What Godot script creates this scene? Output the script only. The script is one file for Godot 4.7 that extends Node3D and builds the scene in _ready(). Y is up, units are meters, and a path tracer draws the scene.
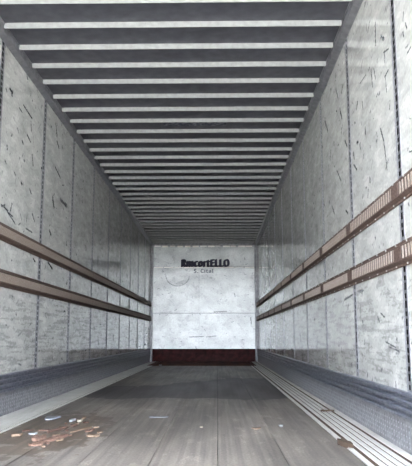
extends Node3D
# Empty box trailer seen from its open rear doors. Origin: middle of the door sill; the trailer runs along -z.

const W := 1.2575      # half the inside width
const ROOF := 2.79     # underside of the roof sheet
const BACK := 15.66    # inside length
const WALL_TOP := 2.73
const WALL_LOW := 0.30
const BAY := 1.22
const POST0 := 0.90    # first post, counted from the door
const BOARD_EDGE := 0.985

var rng := RandomNumberGenerator.new()
var M := {}
var used := {}

# ---------------------------------------------------------------- camera numbers (also used to turn a direction into a wall point)
const CAM := Vector3(0.31, 0.57, 0.0)
const FOCAL := 660.0
const PITCH := 8.95
const YAW := 0.95

func _ready() -> void:
	rng.seed = 4711
	setup_view()
	make_materials()
	build_outside()
	build_floor()
	build_walls()
	build_back_wall()
	build_ceiling()
	build_tracks()
	build_debris()

func setup_view() -> void:
	var cam := Camera3D.new()
	cam.name = "camera"
	cam.fov = rad_to_deg(2.0 * atan(233.0 / FOCAL))
	cam.near = 0.05
	cam.far = 200.0
	add_child(cam)
	cam.position = CAM
	cam.rotation = Vector3(deg_to_rad(PITCH), deg_to_rad(YAW), 0)
	cam.current = true
	var sky_mat := ProceduralSkyMaterial.new()     # even, thin overcast
	sky_mat.sky_top_color = Color(0.81, 0.855, 0.935)
	sky_mat.sky_horizon_color = Color(0.90, 0.915, 0.94)
	sky_mat.ground_bottom_color = Color(0.62, 0.61, 0.59)
	sky_mat.ground_horizon_color = Color(0.75, 0.75, 0.74)
	sky_mat.energy_multiplier = 1.0
	var sky := Sky.new()
	sky.sky_material = sky_mat
	var env := Environment.new()
	env.background_mode = Environment.BG_SKY
	env.sky = sky
	env.tonemap_mode = Environment.TONE_MAPPER_LINEAR
	env.tonemap_exposure = 42.0
	env.sdfgi_enabled = true
	env.ssao_enabled = true
	env.ssil_enabled = true
	var we := WorldEnvironment.new()
	we.name = "world_environment"
	we.environment = env
	add_child(we)
	# high hazy sun over the trailer's nose end: lights the yard behind the doors, never the inside
	var sun := DirectionalLight3D.new()
	sun.name = "sun"
	sun.light_color = Color(1.0, 0.97, 0.92)
	sun.light_energy = 0.5
	sun.light_angular_distance = 3.0
	sun.shadow_enabled = true
	add_child(sun)
	sun.rotation_degrees = Vector3(-66, 180 + 20, 0)

# ---------------------------------------------------------------- helpers
func numbered(called: String) -> String:
	var n: int = used.get(called, 0)
	used[called] = n + 1
	return called if n == 0 else "%s_%03d" % [called, n]

func begin() -> SurfaceTool:
	var st := SurfaceTool.new()
	st.begin(Mesh.PRIMITIVE_TRIANGLES)
	st.set_smooth_group(-1)
	return st

func commit(st: SurfaceTool) -> ArrayMesh:
	st.generate_normals()
	return st.commit()

func put(called: String, mesh: Mesh, mat: Material, parent: Node3D, at := Vector3.ZERO) -> MeshInstance3D:
	var o := MeshInstance3D.new()
	o.name = numbered(called) if parent == self else called
	o.mesh = mesh
	o.material_override = mat
	o.position = at
	o.cast_shadow = GeometryInstance3D.SHADOW_CASTING_SETTING_ON
	parent.add_child(o, true)
	return o

func node(called: String, at := Vector3.ZERO, parent: Node3D = self) -> Node3D:
	var o := Node3D.new()
	o.name = numbered(called) if parent == self else called
	o.position = at
	parent.add_child(o, true)
	return o

func tag(o: Node, label: String, category: String, group := "", kind := "") -> void:
	o.set_meta("label", label)
	o.set_meta("category", category)
	if group != "": o.set_meta("group", group)
	if kind != "": o.set_meta("kind", kind)

func quad(st: SurfaceTool, a: Vector3, b: Vector3, c: Vector3, d: Vector3, ua := Vector2.ZERO, ub := Vector2.ZERO, uc := Vector2.ZERO, ud := Vector2.ZERO) -> void:
	# a b c d run clockwise seen from the front
	for t in [[a, ua], [b, ub], [c, uc], [a, ua], [c, uc], [d, ud]]:
		st.set_uv(t[1])
		st.add_vertex(t[0])

# flat_map = [0 for x or 2 for -z, start, width, top, height]: lays a picture on the box from the side
func flat_uv(p: Vector3, m: Array) -> Vector2:
	if m.is_empty(): return Vector2.ZERO
	var along := p.x if m[0] == 0 else -p.z
	return Vector2((along - m[1]) / m[2], (m[3] - p.y) / m[4])

func box(st: SurfaceTool, lo: Vector3, hi: Vector3, flat_map := []) -> void:
	var p := []
	for i in 8:
		p.append(Vector3(hi.x if i & 1 else lo.x, hi.y if i & 2 else lo.y, hi.z if i & 4 else lo.z))
	for f in [[4, 6, 7, 5], [1, 3, 2, 0], [5, 7, 3, 1], [0, 2, 6, 4], [6, 2, 3, 7], [0, 4, 5, 1]]:
		quad(st, p[f[0]], p[f[1]], p[f[2]], p[f[3]], flat_uv(p[f[0]], flat_map), flat_uv(p[f[1]], flat_map), flat_uv(p[f[2]], flat_map), flat_uv(p[f[3]], flat_map))

# closed outline in x/y (counter-clockwise), drawn out from z0 to z1 (z1 < z0), with both ends
func extrude(st: SurfaceTool, line: PackedVector2Array, z0: float, z1: float, caps := true) -> void:
	var n := line.size()
	var run := 0.0
	for i in n:
		var a := line[i]
		var b := line[(i + 1) % n]
		var r2 := run + a.distance_to(b)
		quad(st, Vector3(a.x, a.y, z0), Vector3(a.x, a.y, z1), Vector3(b.x, b.y, z1), Vector3(b.x, b.y, z0), Vector2(run, 0), Vector2(run, z0 - z1), Vector2(r2, z0 - z1), Vector2(r2, 0))
		run = r2
	if caps:
		var idx := Geometry2D.triangulate_polygon(line)
		for k in range(0, idx.size(), 3):
			for z in [z0, z1]:
				for j in ([0, 2, 1] if z == z0 else [0, 1, 2]):
					var q := line[idx[k + j]]
					st.set_uv(q)
					st.add_vertex(Vector3(q.x, q.y, z))

func box_mesh(lo: Vector3, hi: Vector3) -> ArrayMesh:
	var st := begin()
	box(st, lo, hi)
	return commit(st)

# a box with chamfered long edges, lying along z from 0 to -length, base at y = 0
func bar_mesh(x0: float, x1: float, y0: float, y1: float, length: float, ch := 0.002) -> ArrayMesh:
	var st := begin()
	extrude(st, PackedVector2Array([Vector2(x0 + ch, y0), Vector2(x1 - ch, y0), Vector2(x1, y0 + ch), Vector2(x1, y1 - ch), Vector2(x1 - ch, y1), Vector2(x0 + ch, y1), Vector2(x0, y1 - ch), Vector2(x0, y0 + ch)]), 0.0, -length)
	return commit(st)

func noise(sd: int, freq: float, oct := 4) -> FastNoiseLite:
	var n := FastNoiseLite.new()
	n.seed = sd
	n.frequency = freq
	n.fractal_octaves = oct
	n.noise_type = FastNoiseLite.TYPE_SIMPLEX_SMOOTH
	return n

func noise_tex(sd: int, freq: float, lo: float, hi: float, size := 512, normal := false, bump := 2.0) -> NoiseTexture2D:
	var t := NoiseTexture2D.new()
	t.width = size
	t.height = size
	t.seamless = true
	t.noise = noise(sd, freq)
	if normal:
		t.as_normal_map = true
		t.bump_strength = bump
	else:
		var g := Gradient.new()
		g.set_color(0, Color(lo, lo, lo))
		g.set_color(1, Color(hi, hi, hi))
		t.color_ramp = g
	return t

func ramp_tex(sd: int, freq: float, a: Color, b: Color, size := 512) -> NoiseTexture2D:
	var t := noise_tex(sd, freq, 0, 1, size)
	t.color_ramp.set_color(0, a)
	t.color_ramp.set_color(1, b)
	return t

func mat(c: Color, rough := 0.6, metal := 0.0, tex: Texture2D = null, tri := 0.0) -> StandardMaterial3D:
	var m := StandardMaterial3D.new()
	m.albedo_color = c
	m.roughness = rough
	m.metallic = metal
	if tex: m.albedo_texture = tex
	if tri > 0.0:
		m.uv1_triplanar = true
		m.uv1_world_triplanar = true
		m.uv1_scale = Vector3(tri, tri, tri)
	return m

func make_materials() -> void:
	M.bow = mat(Color(0.63, 0.635, 0.63), 0.5, 0.0, ramp_tex(11, 0.02, Color(0.86, 0.86, 0.85), Color(1, 1, 1)), 1.5)
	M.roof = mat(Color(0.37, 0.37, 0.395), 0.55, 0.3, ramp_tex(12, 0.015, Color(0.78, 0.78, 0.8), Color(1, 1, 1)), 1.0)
	M.rail = mat(Color(0.60, 0.60, 0.61), 0.45, 0.4, ramp_tex(13, 0.02, Color(0.75, 0.75, 0.77), Color(1, 1, 1)), 1.2)
	M.post = mat(Color(0.58, 0.58, 0.59), 0.45, 0.2, ramp_tex(14, 0.05, Color(0.72, 0.73, 0.76), Color(1, 1, 1)), 2.0)
	M.skin = mat(Color(0.22, 0.23, 0.25), 0.7, 0.2)
	M.liner = mat(Color(0.60, 0.61, 0.635), 0.34, 0.25, ramp_tex(15, 0.02, Color(0.55, 0.57, 0.62), Color(1, 1, 1)), 1.3)
	M.plate = mat(Color(0.64, 0.64, 0.65), 0.42, 0.25, ramp_tex(16, 0.03, Color(0.66, 0.66, 0.67), Color(1, 1, 1)), 1.3)
	M.rivet = mat(Color(0.70, 0.71, 0.73), 0.35, 0.4)
	M.edge = mat(Color(0.94, 0.93, 0.90), 0.30, 0.1, ramp_tex(17, 0.03, Color(0.90, 0.89, 0.87), Color(1, 1, 1)), 0.2)
	M.grime = mat(Color(0.42, 0.34, 0.27), 0.9, 0.0, ramp_tex(19, 0.06, Color(0.6, 0.55, 0.5), Color(1, 1, 1)), 3.0)
	M.track_web = mat(Color(0.69, 0.655, 0.625), 0.6, 0.15, ramp_tex(20, 0.04, Color(0.80, 0.73, 0.68), Color(1, 1, 1)), 2.5)
	M.track_rust = mat(Color(0.43, 0.36, 0.325), 0.7, 0.0, ramp_tex(22, 0.04, Color(0.62, 0.55, 0.52), Color(1, 1, 1)), 2.5)     # rusted steel
	M.bolt = mat(Color(0.58, 0.57, 0.55), 0.5, 0.2)
	M.kick = mat(Color(0.30, 0.10, 0.11), 0.45, 0.0, ramp_tex(23, 0.012, Color(0.55, 0.5, 0.5), Color(1, 1, 1)), 1.0)
	M.kick.metallic_specular = 0.2
	M.kick.normal_enabled = true
	M.kick.normal_texture = noise_tex(24, 0.012, 0, 1, 256, true, 3.0)
	M.kick.normal_scale = 0.3
	M.rust = mat(Color(0.52, 0.30, 0.20), 0.85, 0.0, ramp_tex(25, 0.012, Color(0.45, 0.38, 0.38), Color(1, 0.95, 0.85)), 0.6)
	M.concrete = mat(Color(0.74, 0.73, 0.70), 0.9, 0.0, ramp_tex(26, 0.01, Color(0.85, 0.85, 0.84), Color(1, 1, 1)), 0.2)
	M.ink = mat(Color(0.10, 0.10, 0.20), 0.7)
	M.ink_pale = mat(Color(0.25, 0.26, 0.31), 0.7)

# ---------------------------------------------------------------- outside
func build_outside() -> void:
	var g := put("ground", box_mesh(Vector3(-60, -0.3, -60), Vector3(60, 0, 60)), M.concrete, self, Vector3(0, -1.2, 0))
	tag(g, "pale concrete yard outside the open trailer doors", "ground", "", "structure")

# ---------------------------------------------------------------- floor
func floor_texture() -> ImageTexture:
	# whole floor seen from above: x across (2 m), y along (16 m)
	var w := 512
	var h := 2048
	var grain := noise(31, 0.02, 3)
	var blot := noise(32, 1.0, 4)
	var fine := noise(33, 0.25, 3)
	var strip := PackedFloat32Array()
	var r := RandomNumberGenerator.new()
	r.seed = 5
	for i in 80:
		strip.append(r.randf_range(-0.045, 0.045))
	var bytes := PackedByteArray()
	bytes.resize(w * h * 3)
	for j in h:
		var d := 16.0 * j / h
		for i in w:
			var x := -1.0 + 2.0 * i / w
			var s := int((x + 1.0) / 0.026)
			var lam: float = strip[(s + int(d / 1.9 + s * 0.37) * 13) % 80]
			var v := 0.455 + 0.8 * lam + 0.08 * grain.get_noise_2d(i * 5.0, j * 0.22) + 0.07 * fine.get_noise_2d(i, j)
			var b := blot.get_noise_2d(x * 1.6, d * 0.55)
			v += 0.13 * b
			var red := 1.05
			var blue := 0.915
			# wet, oily stain across the boards, with a ragged edge
			var edge := 0.30 * blot.get_noise_2d(x * 3.0 + 40.0, d * 2.0) + 0.05 * fine.get_noise_2d(i, j)
			if d + edge > 6.35 and d + edge < 8.7 + 0.8 * sin(x * 2.0):
				v *= 0.58
				blue = 0.97
			# trodden brown dirt around the litter
			var q := Vector2((x + 0.72) / 0.42, (d - 4.2) / 1.1).length() + 0.55 * blot.get_noise_2d(x * 6.0 + 9.0, d * 4.0)
			if q < 0.8:
				v *= 0.72
				red = 1.12
				blue = 0.86
			# pale dusty scuffs
			if blot.get_noise_2d(x * 7.0 + 70.0, d * 2.4) + 0.4 * fine.get_noise_2d(i * 2.0, j) > 0.42:
				v *= 1.16
			v = clampf(v, 0.08, 0.95)
			var o := (j * w + i) * 3
			bytes[o] = int(255 * minf(1.0, v * red))
			bytes[o + 1] = int(255 * v * 0.985)
			bytes[o + 2] = int(255 * v * blue)
	return ImageTexture.create_from_image(Image.create_from_data(w, h, false, Image.FORMAT_RGB8, bytes))

func build_floor() -> void:
	var fl := node("floor")
	tag(fl, "grey brown wooden trailer floor of long laminated boards", "floor", "", "structure")
	put("subfloor", box_mesh(Vector3(-W - 0.06, -0.12, -BACK - 0.06), Vector3(W + 0.06, -0.03, 0)), M.skin, fl)
	var fm := mat(Color(1, 1, 1), 0.5, 0.0, floor_texture())
	fm.roughness_texture = noise_tex(34, 0.02, 0.75, 1.0, 256)
	fm.uv1_scale = Vector3.ONE
	var edges := [-BOARD_EDGE, -0.64, -0.322, 0.0, 0.312, 0.632, BOARD_EDGE]
	for k in 6:
		var st := begin()
		var a: float = edges[k] + 0.0012
		var b: float = edges[k + 1] - 0.0012
		var top := -0.001 * (k % 2)
		var line := PackedVector2Array([Vector2(a, -0.03), Vector2(b, -0.03), Vector2(b, top - 0.003), Vector2(b - 0.003, top), Vector2(a + 0.003, top), Vector2(a, top - 0.003)])
		var n := line.size()
		for i in n:
			var p := line[i]
			var q := line[(i + 1) % n]
			var u0 := (p.x + 1.0) / 2.0
			var u1 := (q.x + 1.0) / 2.0
			quad(st, Vector3(p.x, p.y, 0), Vector3(p.x, p.y, -BACK), Vector3(q.x, q.y, -BACK), Vector3(q.x, q.y, 0), Vector2(u0, 0), Vector2(u0, BACK / 16.0), Vector2(u1, BACK / 16.0), Vector2(u1, 0))
		put("floor_board", commit(st), fm, fl)
	var pl := put("floor_plate", bar_mesh(-1.2, 1.0, 0.0, 0.004, 2.2, 0.001), M.rust, fl, Vector3(0.1, 0, -13.42))
	pl.set_meta("label", "rusty brown steel plate at the front bulkhead")
	edge_strip("trim_1", 1, M.edge, "bright finely ribbed aluminium floor edge with brown grime in its grooves")
	edge_strip("trim_2", -1, M.edge, "pale broad ribbed aluminium floor edge along the littered side")

func edge_strip(called: String, side: int, m: Material, label: String) -> void:
	var t := node(called, Vector3(side * BOARD_EDGE, 0, 0))
	tag(t, label, "floor edge", "", "structure")
	var room := W - BOARD_EDGE      # 0.2725
	put("base", box_mesh(Vector3(minf(0, side * room), -0.03, -BACK), Vector3(maxf(0, side * room), -0.0005, 0)), M.grime, t)
	# widths of the raised ribs and the grooves after them, from the boards to the wall
	var ribs := [[0.028, 0.024], [0.030, 0.010], [0.030, 0.010], [0.030, 0.010], [0.030, 0.022], [0.0485, 0.0]]
	if side < 0:
		ribs = [[0.028, 0.010], [0.050, 0.004], [0.050, 0.004], [0.050, 0.006], [0.0705, 0.0]]
	var x := 0.0
	for rb in ribs:
		var x1: float = x + rb[0]
		put("rib", bar_mesh(minf(side * x, side * x1), maxf(side * x, side * x1), -0.012, 0.004, BACK, 0.003), m, t)
		x = x1 + rb[1]

# ---------------------------------------------------------------- side walls
func wall_point(px: float, py: float, side: int) -> Vector2:
	# where the line of sight through a photo point meets a side wall: x = distance from the doors, y = height
	var b := Basis.from_euler(Vector3(deg_to_rad(PITCH), deg_to_rad(YAW), 0))
	var v := b * Vector3((px - 206.0) / FOCAL, (233.0 - py) / FOCAL, -1.0)
	var t := (side * W - CAM.x) / v.x
	var q := CAM + v * t
	return Vector2(-q.z, q.y)

const RIGHT_MARKS := [
	[375.4, 23, 375.6, 44, 2.6], [368, 31, 370, 20, 1.2], [381, 36, 384, 38, 3], [384.5, 50, 385, 62, 1.8], [388.5, 48, 383.6, 52, 1.2], [371.3, 70, 372.6, 86, 1.7], [374, 68, 375.5, 78, 1.5],
	[388.5, 69, 384.8, 76, 1.6], [385.3, 76, 386.7, 91, 1.5], [360, 83, 366, 74, 0.8], [403.6, 12, 403.2, 20, 1.7], [403.2, 31, 404, 35, 2], [407, 53, 411, 46, 1.4], [376.5, 96, 377.8, 93, 1.5],
	[357.7, 101, 356.5, 109, 1.4], [390, 100, 389.6, 108, 1.4], [362.4, 101, 363, 109, 1.2], [380.6, 128, 383.7, 139.5, 1.9], [383.7, 139.5, 385.3, 152.5, 1.9], [385.3, 152.5, 387.2, 169, 1.3], [370, 177, 370.3, 181, 2.4],
	[353.7, 152, 354.2, 158, 2], [360, 144, 360.4, 148, 1.5], [354, 164, 357, 169, 1.5], [368.4, 189, 368, 197, 1.3], [376.7, 132, 377.4, 136, 1], [346, 210, 348, 213, 1.5], [409.5, 151, 412, 150, 1.5],
	[344.5, 299, 352.5, 294, 1.3], [362.6, 320, 363.2, 324, 2], [380.7, 312, 385, 316.5, 1.2], [386, 341, 396, 346.5, 0.8], [389, 346, 399, 350, 0.7], [359.5, 291, 363.6, 289.5, 1.2], [405.5, 22, 407, 27, 1.6],
	[325, 120, 328, 131, 1.5], [331, 150, 330, 160, 1.6], [321, 141, 323, 147, 1.2], [336, 88, 338, 97, 1.4], [343, 84, 341, 95, 1.2], [318, 160, 321, 170, 1.6], [308, 178, 310, 186, 1.4], [340, 110, 342, 118, 1.4],
	[345, 140, 347, 146, 1.6], [337, 170, 341, 180, 1.3], [322, 197, 325, 206, 1.5], [314, 214, 316, 222, 1.3], [332, 205, 335, 214, 1.3]]
const LEFT_MARKS := [
	[23.6, 105, 32, 118, 1.4], [19, 107, 22, 112, 1.2], [10.8, 90, 12.5, 93, 1.8], [30.8, 121, 31.4, 131, 1.2], [27, 134, 30.3, 141.5, 1.3], [32, 154, 33, 165, 1.4], [41, 167, 43.5, 171, 1.6], [55.8, 123, 57, 136, 1.5],
	[57, 141, 59, 148, 1.5], [55.3, 167, 60.4, 177.5, 1.2], [52.7, 197, 54, 207, 2.4], [60.4, 199, 66.3, 206, 2.4], [7, 145, 7.2, 149, 2], [21.8, 140, 23, 143, 1.8], [29.6, 188, 31, 193, 1.6], [1.3, 206, 5, 204, 1.2],
	[1, 204, 8, 210, 1.2], [4, 206, 15, 223, 1.3], [8, 212, 13, 216, 1], [32, 213, 34.4, 220.5, 1.4], [61, 200, 66.5, 204.5, 1.6], [49.4, 230, 51, 234.5, 2], [26, 228, 32, 232, 1.2], [52.5, 200, 53.6, 206.5, 1.5],
	[9.7, 88, 12.5, 92.5, 2.2], [21, 182, 22, 184, 2], [48, 262, 52, 268, 1.6], [33, 258, 35, 261, 1.2], [5, 160, 6, 163, 1.4], [14, 171, 15.5, 175, 1.2]]

func wall_texture(sd: int, d0: float, side: int) -> ImageTexture:
	var ppm := 230.0
	var w := int(BAY * ppm)
	var h := int((WALL_TOP - WALL_LOW) * ppm)
	var cloud := noise(sd, 0.010, 4)
	var fine := noise(sd + 1, 0.16, 3)
	var rub := noise(sd + 2, 0.03, 3)
	var bytes := PackedByteArray()
	bytes.resize(w * h * 3)
	for j in h:
		for i in w:
			var v := 0.815 + 0.055 * cloud.get_noise_2d(i, j) + 0.055 * fine.get_noise_2d(i, j)
			var r := rub.get_noise_2d(i * 0.5, j * 1.6)
			if r > 0.24: v -= 0.05 * minf(1.0, (r - 0.24) * 5.0)
			elif r < -0.30: v += 0.05
			# long rubs left by pallets along the foot of the wall
			if j > h * (0.76 + 0.06 * cloud.get_noise_2d(i * 1.5, 40.0)):
				var s := rub.get_noise_2d(i * 0.22 + 500, j * 3.2) + 0.5 * fine.get_noise_2d(i * 0.3, j)
				if s > 0.10: v -= 0.10 * minf(1.0, (s - 0.10) * 8.0)
			v = clampf(v, 0.1, 0.97)
			var o := (j * w + i) * 3
			bytes[o] = int(255 * v)
			bytes[o + 1] = int(255 * v)
			bytes[o + 2] = int(255 * v * 0.975)
	var r2 := RandomNumberGenerator.new()
	r2.seed = sd * 7 + 3
	var marks := []
	for k in 95:
		var p := Vector2(r2.randf() * w, pow(r2.randf(), 1.15) * h)
		var a := r2.randf_range(-1.25, 1.25) + (0.5 * side)
		var l := r2.randf_range(0.5, 9.0) * (2.5 if r2.randf() < 0.08 else 1.0)
		marks.append([p, p + Vector2(cos(a), sin(a)) * l, r2.randf_range(0.7, 2.8), r2.randf_range(0.15, 0.6)])
	if d0 >= 0.0:
		for m in (RIGHT_MARKS if side > 0 else LEFT_MARKS):
			var a := wall_point(m[0], m[1], side)
			var b := wall_point(m[2], m[3], side)
			if maxf(a.x, b.x) < d0 or minf(a.x, b.x) > d0 + BAY: continue
			var size: float = m[4] * a.x / FOCAL * ppm * 0.75
			marks.append([Vector2((a.x - d0) * ppm, (WALL_TOP - a.y) * ppm), Vector2((b.x - d0) * ppm, (WALL_TOP - b.y) * ppm), size, 0.72])
	for m in marks:
		draw_mark(bytes, w, h, m[0], m[1], m[2], m[3], fine)
	return ImageTexture.create_from_image(Image.create_from_data(w, h, false, Image.FORMAT_RGB8, bytes))

func draw_mark(bytes: PackedByteArray, w: int, h: int, a: Vector2, b: Vector2, rad: float, strength: float, ragged: FastNoiseLite, ink := Vector3(38, 42, 50)) -> void:
	for j in range(maxi(0, int(minf(a.y, b.y) - rad - 2)), mini(h, int(maxf(a.y, b.y) + rad + 3))):
		for i in range(maxi(0, int(minf(a.x, b.x) - rad - 2)), mini(w, int(maxf(a.x, b.x) + rad + 3))):
			var p := Vector2(i, j)
			var d := p.distance_to(Geometry2D.get_closest_point_to_segment(p, a, b)) - rad * (0.75 + 1.1 * ragged.get_noise_2d(i * 1.3 + 200, j * 1.3))
			var t := clampf(0.5 - d, 0.0, 1.0) * strength
			if t > 0.0:
				var o := (j * w + i) * 3
				bytes[o] = int(lerpf(bytes[o], ink.x, t))
				bytes[o + 1] = int(lerpf(bytes[o + 1], ink.y, t))
				bytes[o + 2] = int(lerpf(bytes[o + 2], ink.z, t))

func panel_material(tex: Texture2D) -> StandardMaterial3D:
	var m := mat(Color(1, 1, 1), 0.10, 0.0, tex)
	m.roughness_texture = M.panel_rough
	m.metallic_specular = 0.7
	m.normal_enabled = true
	m.normal_texture = M.panel_bump
	m.normal_scale = 0.08
	return m

func build_walls() -> void:
	M.panel_rough = noise_tex(41, 0.012, 0.7, 1.0, 256)
	M.panel_bump = noise_tex(42, 0.008, 0, 1, 256, true, 1.5)
	var shared := []
	for k in 3:
		shared.append(panel_material(wall_texture(100 + k * 10, -1.0, 1)))
	# one panel, one post, one piece of corrugated liner and one of rivetted plate, all lying against x = 0 and facing -x
	var high := WALL_TOP - WALL_LOW
	var st := begin()
	box(st, Vector3(0, WALL_LOW, -BAY + 0.034), Vector3(0.004, WALL_TOP, -0.034), [2, 0.0, BAY, WALL_TOP, high])
	var panel := commit(st)
	st = begin()
	var post_w := 0.042
	for z in [-1, 1]:
		box(st, Vector3(-0.002, WALL_LOW, z * 0.025 if z > 0 else -post_w), Vector3(0.0, WALL_TOP, post_w if z > 0 else -0.025))
	var y := WALL_LOW
	var k2 := 0
	while y < WALL_TOP - 0.01:      # bridges between the slots
		var tall := 0.018 if k2 % 2 else 0.012
		box(st, Vector3(-0.001, y, -0.025), Vector3(0.0, minf(WALL_TOP, y + tall), 0.025))
		y += tall + (0.036 if k2 % 2 else 0.024)
		k2 += 1
	var post := commit(st)
	st = begin()
	box(st, Vector3(-0.006, 0.168, -BAY), Vector3(0.004, 0.302, 0.0))
	var liner := commit(st)
	var ridge_line := PackedVector2Array([Vector2(-0.006, -0.010), Vector2(-0.006, 0.010), Vector2(-0.026, 0.009), Vector2(-0.030, 0.004), Vector2(-0.030, -0.004), Vector2(-0.026, -0.009)])
	st = begin()
	extrude(st, flip_if(ridge_line), 0.0, -BAY)
	var ridge := commit(st)
	st = begin()
	box(st, Vector3(-0.006, 0.0, -BAY), Vector3(0.004, 0.168, 0.0))
	box(st, Vector3(-0.010, 0.155, -BAY), Vector3(-0.006, 0.168, 0.0))
	var plate := commit(st)
	st = begin()
	for row in 5:
		for c in 26:
			var o := Vector3(-0.006, 0.030 + row * 0.026, -0.0235 - c * 0.0469)
			var r := 0.0065
			var top := o + Vector3(-0.004, 0, 0)
			for q in 6:
				var a0 := TAU * q / 6.0
				var a1 := TAU * (q + 1) / 6.0
				st.set_uv(Vector2.ZERO)
				st.add_vertex(top)
				st.add_vertex(o + Vector3(0, sin(a1) * r, cos(a1) * r))
				st.add_vertex(o + Vector3(0, sin(a0) * r, cos(a0) * r))
	var rivets := commit(st)
	for side in [1, -1]:
		var wl := node("wall_right" if side > 0 else "wall_left", Vector3(side * W, 0, 0))
		tag(wl, "scuffed pale trailer side wall with slotted posts " + ("beside the bright ribbed floor edge" if side > 0 else "beside the scattered litter"), "wall", "", "structure")
		put("outer_skin", box_mesh(Vector3(minf(side * 0.045, side * 0.06), -0.12, -BACK - 0.06), Vector3(maxf(side * 0.045, side * 0.06), ROOF + 0.06, 0)), M.skin, wl)
		put("door_jamb", box_mesh(Vector3(minf(0, side * 0.045), 0, -0.05), Vector3(maxf(0, side * 0.045), WALL_TOP, 0)), M.rail, wl)
		var bays := [[-0.32, 0]]
		for i in 12: bays.append([POST0 + BAY * i, i + 1])
		for b in bays:
			var d0: float = b[0]
			var i: int = b[1]
			var near := i in ([2, 3, 4] if side > 0 else [3, 4, 5])
			var pm: Material = panel_material(wall_texture(300 + i * 10 + side * 3, d0, side)) if near else shared[(i * 2 + (1 if side > 0 else 0)) % 3]
			for part in [["panel", panel, pm, 0.0], ["corrugated_liner", liner, M.liner, 0.0], ["ridge", ridge, M.liner, 0.292], ["ridge", ridge, M.liner, 0.254], ["ridge", ridge, M.liner, 0.216], ["ridge", ridge, M.liner, 0.180], ["kick_plate", plate, M.plate, 0.0], ["rivet_rows", rivets, M.rivet, 0.0]]:
				var o := put(part[0], part[1], part[2], wl, Vector3(0, part[3], -d0))
				if part[0] == "rivet_rows": o.set_meta("kind", "stuff")
				# the panel that starts outside the doors is cut back by scaling it to the space left
				if d0 < 0.0:
					o.position.z = -0.02
					o.scale.z = (POST0 - 0.02) / BAY
				if side < 0: o.scale.x = -1.0
		for i in 13:
			var o := put("slotted_post", post, M.post, wl, Vector3(0, 0, -(POST0 + BAY * i)))
			if side < 0: o.scale.x = -1.0
		# the short piece between the last post and the bulkhead, and the dark corner post
		put("corner_post", bar_mesh(-0.05 if side > 0 else 0.0, 0.0 if side > 0 else 0.05, 0.0, ROOF, 0.09, 0.004), M.rail, wl, Vector3(0, 0, -BACK + 0.09))

func flip_if(line: PackedVector2Array) -> PackedVector2Array:
	if Geometry2D.is_polygon_clockwise(line): line.reverse()
	return line

# ---------------------------------------------------------------- front bulkhead
func back_texture() -> ImageTexture:
	var w := 512
	var h := 512
	var cloud := noise(51, 0.012, 4)
	var fine := noise(52, 0.12, 3)
	var bytes := PackedByteArray()
	bytes.resize(w * h * 3)
	for j in h:
		for i in w:
			var v := 0.88 + 0.10 * cloud.get_noise_2d(i * 0.8, j) + 0.06 * fine.get_noise_2d(i, j)
			if cloud.get_noise_2d(i * 2.0 + 700, j * 2.0) > 0.36: v -= 0.06
			v = clampf(v, 0.1, 1.0)
			var o := (j * w + i) * 3
			bytes[o] = int(255 * v * 0.985)
			bytes[o + 1] = int(255 * v)
			bytes[o + 2] = int(255 * v)
	var r := RandomNumberGenerator.new()
	r.seed = 77
	for k in 150:
		var p := Vector2(r.randf() * w, h * (0.15 + 0.85 * r.randf()))
		var a := r.randf_range(-0.9, 0.9)
		draw_mark(bytes, w, h, p, p + Vector2(cos(a), sin(a)) * r.randf_range(2, 12), r.randf_range(0.5, 1.6), r.randf_range(0.2, 0.65), fine)
	# curved rub mark left by something round
	var last := Vector2.ZERO
	for k in 15:
		var a := PI * (0.0 + k / 14.0)
		var p := Vector2(0.24 + 0.115 * cos(a), 0.295 + 0.10 * sin(a)) * 512.0
		if k > 0: draw_mark(bytes, w, h, last, p, 1.3, 0.5, fine)
		last = p
	for m in [[0.36, 0.885, 0.50, 0.880, 2.2], [0.52, 0.885, 0.62, 0.875, 1.8], [0.60, 0.645, 0.72, 0.640, 2.6], [0.955, 0.70, 0.96, 0.76, 2.5], [0.80, 0.47, 0.805, 0.50, 1.8], [0.90, 0.12, 0.905, 0.14, 1.8]]:
		draw_mark(bytes, w, h, Vector2(m[0], m[1]) * 512.0, Vector2(m[2], m[3]) * 512.0, m[4], 0.6, fine)
	return ImageTexture.create_from_image(Image.create_from_data(w, h, false, Image.FORMAT_RGB8, bytes))

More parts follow.
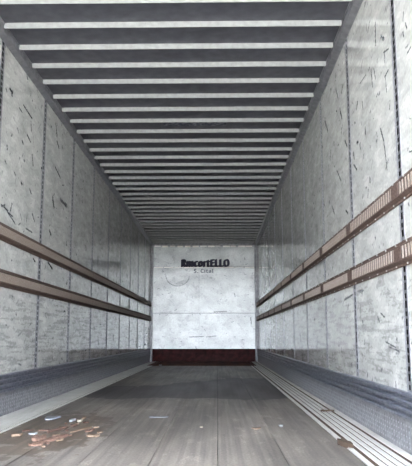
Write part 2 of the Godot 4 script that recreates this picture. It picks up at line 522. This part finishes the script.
func build_back_wall() -> void:
	var bw := node("wall_back", Vector3(0, 0, -BACK))
	tag(bw, "white painted front bulkhead with dark red kick plate", "wall", "", "structure")
	put("outer_skin", box_mesh(Vector3(-W - 0.06, -0.12, -0.06), Vector3(W + 0.06, ROOF + 0.06, -0.03)), M.skin, bw)
	var pm := mat(Color(0.74, 0.745, 0.745), 0.34, 0.28, back_texture())
	pm.normal_enabled = true
	pm.normal_texture = noise_tex(54, 0.02, 0, 1, 256, true, 2.0)
	pm.normal_scale = 0.3
	var lines := [0.29, 1.125, 2.215, 2.73]
	for r in 3:
		var cols := [-1.2075, -0.115, 1.2075] if r < 2 else [-1.2075, 1.2075]
		for c in cols.size() - 1:
			var st := begin()
			var lo := Vector3(cols[c] + 0.002, lines[r] + 0.005, -0.03)
			var hi := Vector3(cols[c + 1] - 0.002, lines[r + 1] - 0.005, 0.001 * ((r + c) % 2) + 0.003 * r)
			box(st, lo, hi, [0, -1.2075, 2.415, 2.73, 2.44])
			put("bulkhead_panel", commit(st), pm, bw)
	# bent metal lip under the top sheet
	var st2 := begin()
	for k in 10:
		var a := -1.19 + k * 0.24
		box(st2, Vector3(a, 2.196 + 0.004 * (k % 3), 0.0), Vector3(a + 0.22, 2.212, 0.012 + 0.002 * (k % 2)))
	put("seam_lip", commit(st2), M.edge, bw)
	st2 = begin()
	var rr := RandomNumberGenerator.new()
	rr.seed = 12
	for k in 13:
		var a := -1.18 + k * 0.182
		box(st2, Vector3(a, 2.70 + rr.randf_range(-0.01, 0.012), 0.006), Vector3(a + rr.randf_range(0.12, 0.178), 2.728, 0.02))
	put("torn_top_strip", commit(st2), M.edge, bw)
	put("header", box_mesh(Vector3(-W, 2.73, -0.03), Vector3(W, ROOF, 0.05)), M.rail, bw)
	# kick plate, dented
	var st3 := begin()
	st3.set_smooth_group(0)
	var dent := noise(55, 0.9, 3)
	var nx := 48
	var ny := 8
	var grid := []
	for j in ny + 1:
		for i in nx + 1:
			var x := -1.2075 + 2.415 * i / nx
			var y := 0.004 + 0.286 * j / ny
			grid.append(Vector3(x, y, 0.014 + 0.010 * dent.get_noise_2d(x * 3.0, y * 3.0)))
	for j in ny:
		for i in nx:
			var a: int = j * (nx + 1) + i
			quad(st3, grid[a], grid[a + nx + 1], grid[a + nx + 2], grid[a + 1])
	put("kick_plate", commit(st3), M.kick, bw)
	put("kick_plate_backing", box_mesh(Vector3(-1.2075, 0, -0.03), Vector3(1.2075, 0.288, -0.002)), M.rail, bw)
	# painted words
	lettering(bw, "RmcortELLO", 1.13, 0.185, Vector3(0.032, 2.305, 0.006), M.ink, 3.0)
	lettering(bw, "S. Cital", 0.46, 0.10, Vector3(-0.005, 2.12, 0.006), M.ink_pale, 0.0)

func lettering(parent: Node3D, words: String, wide: float, tall: float, at: Vector3, m: Material, tilt: float) -> void:
	var f := SystemFont.new()
	f.font_names = PackedStringArray(["Droid Sans"])
	f.font_weight = 700
	var t := TextMesh.new()
	t.text = words
	var fv := FontVariation.new()
	fv.base_font = f
	t.font = fv
	t.font_size = 64
	t.pixel_size = 0.01
	t.depth = 0.02
	var s := t.get_aabb().size
	var o := put("lettering", t, m, parent, at)
	o.scale = Vector3(wide / maxf(s.x, 0.01), tall / maxf(s.y, 0.01), 0.15)
	o.set_meta("label", "dark painted words on white bulkhead")
	if tilt > 0.0:      # the words were gone over twice, a little out of step
		for k in 2:
			var again := put("lettering", t, m, parent, at + Vector3(0.016 * (k * 2 - 1), 0.006 * (k * 2 - 1), 0.001 + 0.001 * k))
			again.scale = o.scale

# ---------------------------------------------------------------- roof
func build_ceiling() -> void:
	var ce := node("ceiling", Vector3(0, ROOF, 0))
	tag(ce, "grey trailer roof crossed by many pale roof bows", "ceiling", "", "structure")
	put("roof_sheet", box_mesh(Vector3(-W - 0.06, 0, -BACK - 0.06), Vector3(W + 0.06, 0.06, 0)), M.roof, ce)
	# roof bow: hat section across the trailer, upright face towards the doors
	var st := begin()
	var line := PackedVector2Array([Vector2(0.022, 0.0), Vector2(0.019, -0.004), Vector2(0.018, -0.036), Vector2(0.015, -0.039), Vector2(0.010, -0.040), Vector2(0.006, -0.038), Vector2(-0.026, 0.0)])
	var n := line.size()
	var half := W - 0.055
	for i in n:
		var a := line[i]
		var b := line[(i + 1) % n]
		quad(st, Vector3(-half, a.y, a.x), Vector3(half, a.y, a.x), Vector3(half, b.y, b.x), Vector3(-half, b.y, b.x))
	for s in [-1, 1]:
		for i in range(1, n - 1):
			for q in ([line[0], line[i], line[i + 1]] if s > 0 else [line[0], line[i + 1], line[i]]):
				st.add_vertex(Vector3(s * half, q.y, q.x))
	var bow := commit(st)
	for k in 45:
		var d := 4.411 + 0.3515 * (k - 12)
		if d > BACK - 0.1: break
		var o := put("roof_bow", bow, M.bow, ce, Vector3(rng.randf_range(-0.004, 0.004), 0, -d - 0.019 + rng.randf_range(-0.006, 0.006)))
		o.rotation.y = rng.randf_range(-0.001, 0.001)
	var lb := put("label_strip", box_mesh(Vector3(-0.33, -0.002, -0.07), Vector3(0.33, 0, 0.07)), mat(Color(1, 1, 1), 0.6, 0.0, ramp_tex(61, 0.05, Color(0.05, 0.06, 0.12), Color(0.62, 0.62, 0.64), 256), 1.2), ce, Vector3(0.08, 0, -6.68))
	lb.set_meta("label", "dark worn sticker between two bows")
	var rn := 3
	for side in [1, -1]:
		var tr := node("trim_%d" % rn, Vector3(side * W, 0, 0))
		rn += 1
		tag(tr, "grey top rail between roof and the wall " + ("beside the bright ribbed floor edge" if side > 0 else "beside the scattered litter"), "rail", "", "structure")
		var s2 := begin()
		var prof := PackedVector2Array([Vector2(0.0, 2.715), Vector2(-0.012, 2.715), Vector2(-0.046, 2.728), Vector2(-0.050, 2.734), Vector2(-0.050, ROOF), Vector2(0.0, ROOF)])
		if side < 0:
			for i in prof.size(): prof[i].x = -prof[i].x
		extrude(s2, flip_if(prof), 0.0, -BACK)
		put("rail_body", commit(s2), M.rail, tr)
		var bd := begin()
		box(bd, Vector3(-0.055 if side > 0 else 0.046, 2.772, -BACK), Vector3(-0.046 if side > 0 else 0.055, ROOF, 0))
		put("rail_lip", commit(bd), M.rail, tr)

# ---------------------------------------------------------------- slotted cargo tracks
func build_tracks() -> void:
	# one bay of track between two posts: hat-section body, slotted web, solid piece over the post; faces -x
	var body := begin()
	for s in [-1, 1]:
		var p := PackedVector2Array([Vector2(0.0, s * 0.064), Vector2(-0.004, s * 0.064), Vector2(-0.005, s * 0.062), Vector2(-0.005, s * 0.050), Vector2(-0.024, s * 0.040), Vector2(-0.026, s * 0.038), Vector2(-0.026, s * 0.031), Vector2(-0.023, s * 0.031), Vector2(-0.023, s * 0.037), Vector2(0.0, s * 0.048)])
		extrude(body, flip_if(p), 0.0, -BAY)
	var body_mesh := commit(body)
	var inside := box_mesh(Vector3(-0.002, -0.048, -BAY), Vector3(0.0, 0.048, 0.0))
	var web := begin()
	var z := -0.070
	while z > -BAY + 0.075:
		box(web, Vector3(-0.0255, -0.0315, z - 0.023), Vector3(-0.0225, 0.0315, z))
		z -= 0.050
	var web_mesh := commit(web)
	var solid := box_mesh(Vector3(-0.027, -0.0325, -0.07), Vector3(-0.0225, 0.0325, 0.055))
	var face := bar_mesh(-0.0255, -0.0225, -0.0315, 0.0315, BAY - 0.126, 0.001)
	var bolts := begin()
	for k in 6:
		for s in [-1, 1]:
			var c := Vector3(-0.005, s * 0.056, -0.1 - k * 0.203)
			box(bolts, c + Vector3(-0.005, -0.0045, -0.0045), c + Vector3(0, 0.0045, 0.0045))
	var bolt_mesh := commit(bolts)
	for side in [1, -1]:
		for lv in ([[1.310, "upper"], [0.985, "lower"]] if side > 0 else [[1.325, "upper"], [0.993, "lower"]]):
			var t := node("cargo_track" if side > 0 else "cargo_rail", Vector3(side * (W - 0.0052), lv[0], 0))
			if side > 0:
				tag(t, lv[1] + " rust brown slotted steel cargo track on the wall beside the bright ribbed floor edge", "cargo track", "slotted cargo tracks")
			else:
				tag(t, lv[1] + " grey brown smooth faced cargo rail on the wall beside the scattered litter", "cargo rail", "smooth cargo rails")
			for i in 13:
				var d0: float = POST0 + BAY * (i - 1)
				var parts := [["track_body", body_mesh, M.track_rust, 0.0], ["back_plate", inside, M.track_rust, 0.0], ["slotted_web", web_mesh, M.track_web, 0.0], ["joint_plate", solid, M.track_rust, 0.0], ["bolt_row", bolt_mesh, M.bolt, 0.0]]
				if side < 0:
					parts = [["rail_body", body_mesh, M.track_rust, 0.0], ["rail_face", face, M.track_web, 0.07], ["joint_plate", solid, M.track_web, 0.0]]
				for part in parts:
					if i == 0 and part[0] == "joint_plate": continue
					var o := put(part[0], part[1], part[2], t, Vector3(0, 0, -d0 - part[3]))
					if i == 0:
						o.position.z = -0.02
						o.scale.z = (POST0 - 0.02) / BAY
					if part[0] == "bolt_row" or part[0] == "slotted_web": o.set_meta("kind", "stuff")
					if side < 0: o.scale.x = -1.0

# ---------------------------------------------------------------- litter
func floor_at(px: float, py: float) -> Vector3:
	var b := Basis.from_euler(Vector3(deg_to_rad(PITCH), deg_to_rad(YAW), 0))
	var v := b * Vector3((px - 206.0) / FOCAL, (233.0 - py) / FOCAL, -1.0)
	return CAM + v * (-CAM.y / v.y)

# a ragged flake: uneven outline, curled and a little thick, standing at its own base
func flake(long: float, wide: float, thick: float, curl: float, sd: int) -> ArrayMesh:
	var r := RandomNumberGenerator.new()
	r.seed = sd
	var st := begin()
	var n := 14
	var top := []
	var low := []
	for i in n:
		var a := TAU * i / n
		var k := r.randf_range(0.72, 1.12)
		var x := signf(cos(a)) * pow(absf(cos(a)), 0.7) * long * 0.5 * k
		var z := signf(sin(a)) * pow(absf(sin(a)), 0.8) * wide * 0.5 * r.randf_range(0.7, 1.1)
		var y := curl * pow(x / (long * 0.5), 2) + r.randf_range(0, thick * 0.5)
		top.append(Vector3(x, y + thick, z))
		low.append(Vector3(x, maxf(0.0, y - thick * 0.2), z))
	var ct := Vector3(0, thick * 1.3, 0)
	var cl := Vector3(0, 0, 0)
	for i in n:
		var j := (i + 1) % n
		for v in [ct, top[i], top[j], cl, low[j], low[i]]:
			st.set_uv(Vector2.ZERO)
			st.add_vertex(v)
		quad(st, low[i], low[j], top[j], top[i])
	return commit(st)

func build_debris() -> void:
	var chip := {
		"tan": mat(Color(0.60, 0.52, 0.45), 0.8, 0.0, ramp_tex(71, 0.08, Color(0.8, 0.75, 0.7), Color(1, 1, 1), 128), 9.0),
		"cream": mat(Color(0.68, 0.64, 0.57), 0.8),
		"white": mat(Color(0.66, 0.67, 0.67), 0.6),
		"orange": mat(Color(0.57, 0.465, 0.41), 0.85, 0.0, ramp_tex(72, 0.08, Color(0.72, 0.66, 0.62), Color(1, 1, 1), 128), 9.0),
		"red": mat(Color(0.44, 0.35, 0.31), 0.85, 0.0, ramp_tex(73, 0.08, Color(0.72, 0.66, 0.62), Color(1, 1, 1), 128), 9.0),
		"strip": mat(Color(0.50, 0.51, 0.53), 0.5),
		"brown": mat(Color(0.30, 0.24, 0.19), 0.9),
		"plastic": mat(Color(0.54, 0.555, 0.59), 0.3)}
	# name, x, y in the photo, long, wide, turn in degrees, height, curl, colour, label, category
	var list := [
		["plastic_scrap", 52, 418.5, 0.115, 0.20, 0, 0.006, 0.006, "plastic", "pale crumpled plastic scrap lying by the broad ribbed floor edge", "plastic scrap"],
		["wood_chip", 17, 436, 0.060, 0.075, 10, 0.010, 0.002, "tan", "tan wood chip lying apart from the litter heap near broad ribbed floor edge", "wood chip"],
		["paper_scrap", 33, 434.5, 0.050, 0.050, 0, 0.006, 0.003, "white", "white paper scrap beside the largest orange bark flake", "paper scrap"],
		["bark_flake", 39, 440, 0.075, 0.150, 8, 0.014, 0.004, "orange", "broad orange bark flake, largest of the floor litter", "bark flake"],
		["wood_splinter", 35, 445.5, 0.080, 0.060, 25, 0.008, 0.002, "orange", "short orange splinter touching the broad bark flake", "splinter"],
		["wood_splinter", 52, 440.5, 0.035, 0.40, -19, 0.012, 0.0, "orange", "long orange wood splinter pointing away from the broad bark flake", "splinter"],
		["wood_splinter", 58, 430, 0.035, 0.30, -16, 0.008, 0.0, "red", "reddish splinter lying alongside the long orange splinter", "splinter"],
		["wood_splinter", 45, 431, 0.090, 0.05, 5, 0.006, 0.002, "red", "small reddish splinter between plastic scrap and bark flake", "splinter"],
		["paper_scrap", 72.5, 421.5, 0.030, 0.10, -6, 0.010, 0.004, "white", "small white paper scrap beside the cream bark crumb", "paper scrap"],
		["bark_crumb", 80, 421.5, 0.040, 0.07, 0, 0.010, 0.002, "cream", "cream bark crumb beside a small white paper scrap", "bark crumb"],
		["bark_crumb", 84, 418.5, 0.022, 0.08, -5, 0.008, 0.001, "tan", "tiny tan bark crumb behind the cream one", "bark crumb"],
		["bark_crumb", 74, 426, 0.040, 0.11, -10, 0.008, 0.002, "red", "reddish bark crumb in front of the small white paper scrap", "bark crumb"],
		["wood_splinter", 82, 430, 0.022, 0.26, -19, 0.006, 0.0, "tan", "thin tan splinter between the bark crumbs and the twin flakes", "splinter"],
		["bark_flake", 90, 431, 0.050, 0.12, -10, 0.006, 0.002, "orange", "flat orange flake lying just behind a tan one", "bark flake"],
		["bark_flake", 93, 436.5, 0.085, 0.08, -12, 0.007, 0.002, "tan", "flat tan flake lying just in front of an orange one", "bark flake"],
		["plastic_strip", 158, 417.3, 0.16, 0.05, 2, 0.003, 0.002, "strip", "thin pale plastic strip flat on the middle floor boards", "plastic strip"],
		["paper_scrap", 201, 427.5, 0.024, 0.030, 0, 0.005, 0.002, "cream", "tiny cream paper scrap alone on the middle boards", "paper scrap"],
		["leaf", 256, 429, 0.060, 0.040, 10, 0.004, 0.004, "tan", "small tan dry leaf on the boards near the bright floor edge", "leaf"],
		["paper_scrap", 281, 426, 0.032, 0.045, 0, 0.004, 0.003, "white", "small white paper scrap next to the dry leaf near bright floor edge", "paper scrap"],
		["paper_scrap", 160.5, 365.8, 0.055, 0.30, 0, 0.012, 0.004, "white", "white paper scrap on the rusty plate before the bulkhead", "paper scrap"],
		["dirt_clod", 344.5, 446.5, 0.036, 0.16, 16, 0.022, 0.003, "brown", "dark brown dirt clod at the inner side of bright floor edge", "dirt clod"],
		["wood_splinter", 328, 412, 0.11, 0.028, 12, 0.010, 0.002, "brown", "dark brown splinter lying across the bright ribbed floor edge", "splinter"]]
	# small crumbs strewn between the larger pieces
	for c in [[28, 431, "red"], [44, 436, "tan"], [47, 444, "red"], [56, 436, "tan"], [63, 428, "red"], [67, 431, "red"], [66, 424, "red"], [77, 424, "tan"], [86, 423, "red"], [96, 428, "tan"], [100, 433, "tan"], [43, 447, "tan"], [70, 436, "red"], [60, 441, "tan"]]:
		list.append(["litter_crumb", c[0], c[1], rng.randf_range(0.018, 0.04), rng.randf_range(0.03, 0.08), rng.randf_range(-40, 40), 0.006, 0.001, c[2], "tiny " + ("reddish" if c[2] == "red" else "tan") + " wood crumb strewn among the splinters and bark flakes", "wood crumb"])
	var k := 0
	for a in list:
		var p := floor_at(a[1], a[2])
		var onto := 0.004 if absf(p.x) > BOARD_EDGE else 0.0
		if p.z < -13.42: onto = 0.004
		var o := put(a[0], flake(a[3], a[4], a[6], a[7], 900 + k), chip[a[8]], self, Vector3(p.x, onto, p.z))
		o.rotation_degrees.y = a[5]
		tag(o, a[9], a[10], "litter on the trailer floor")
		k += 1
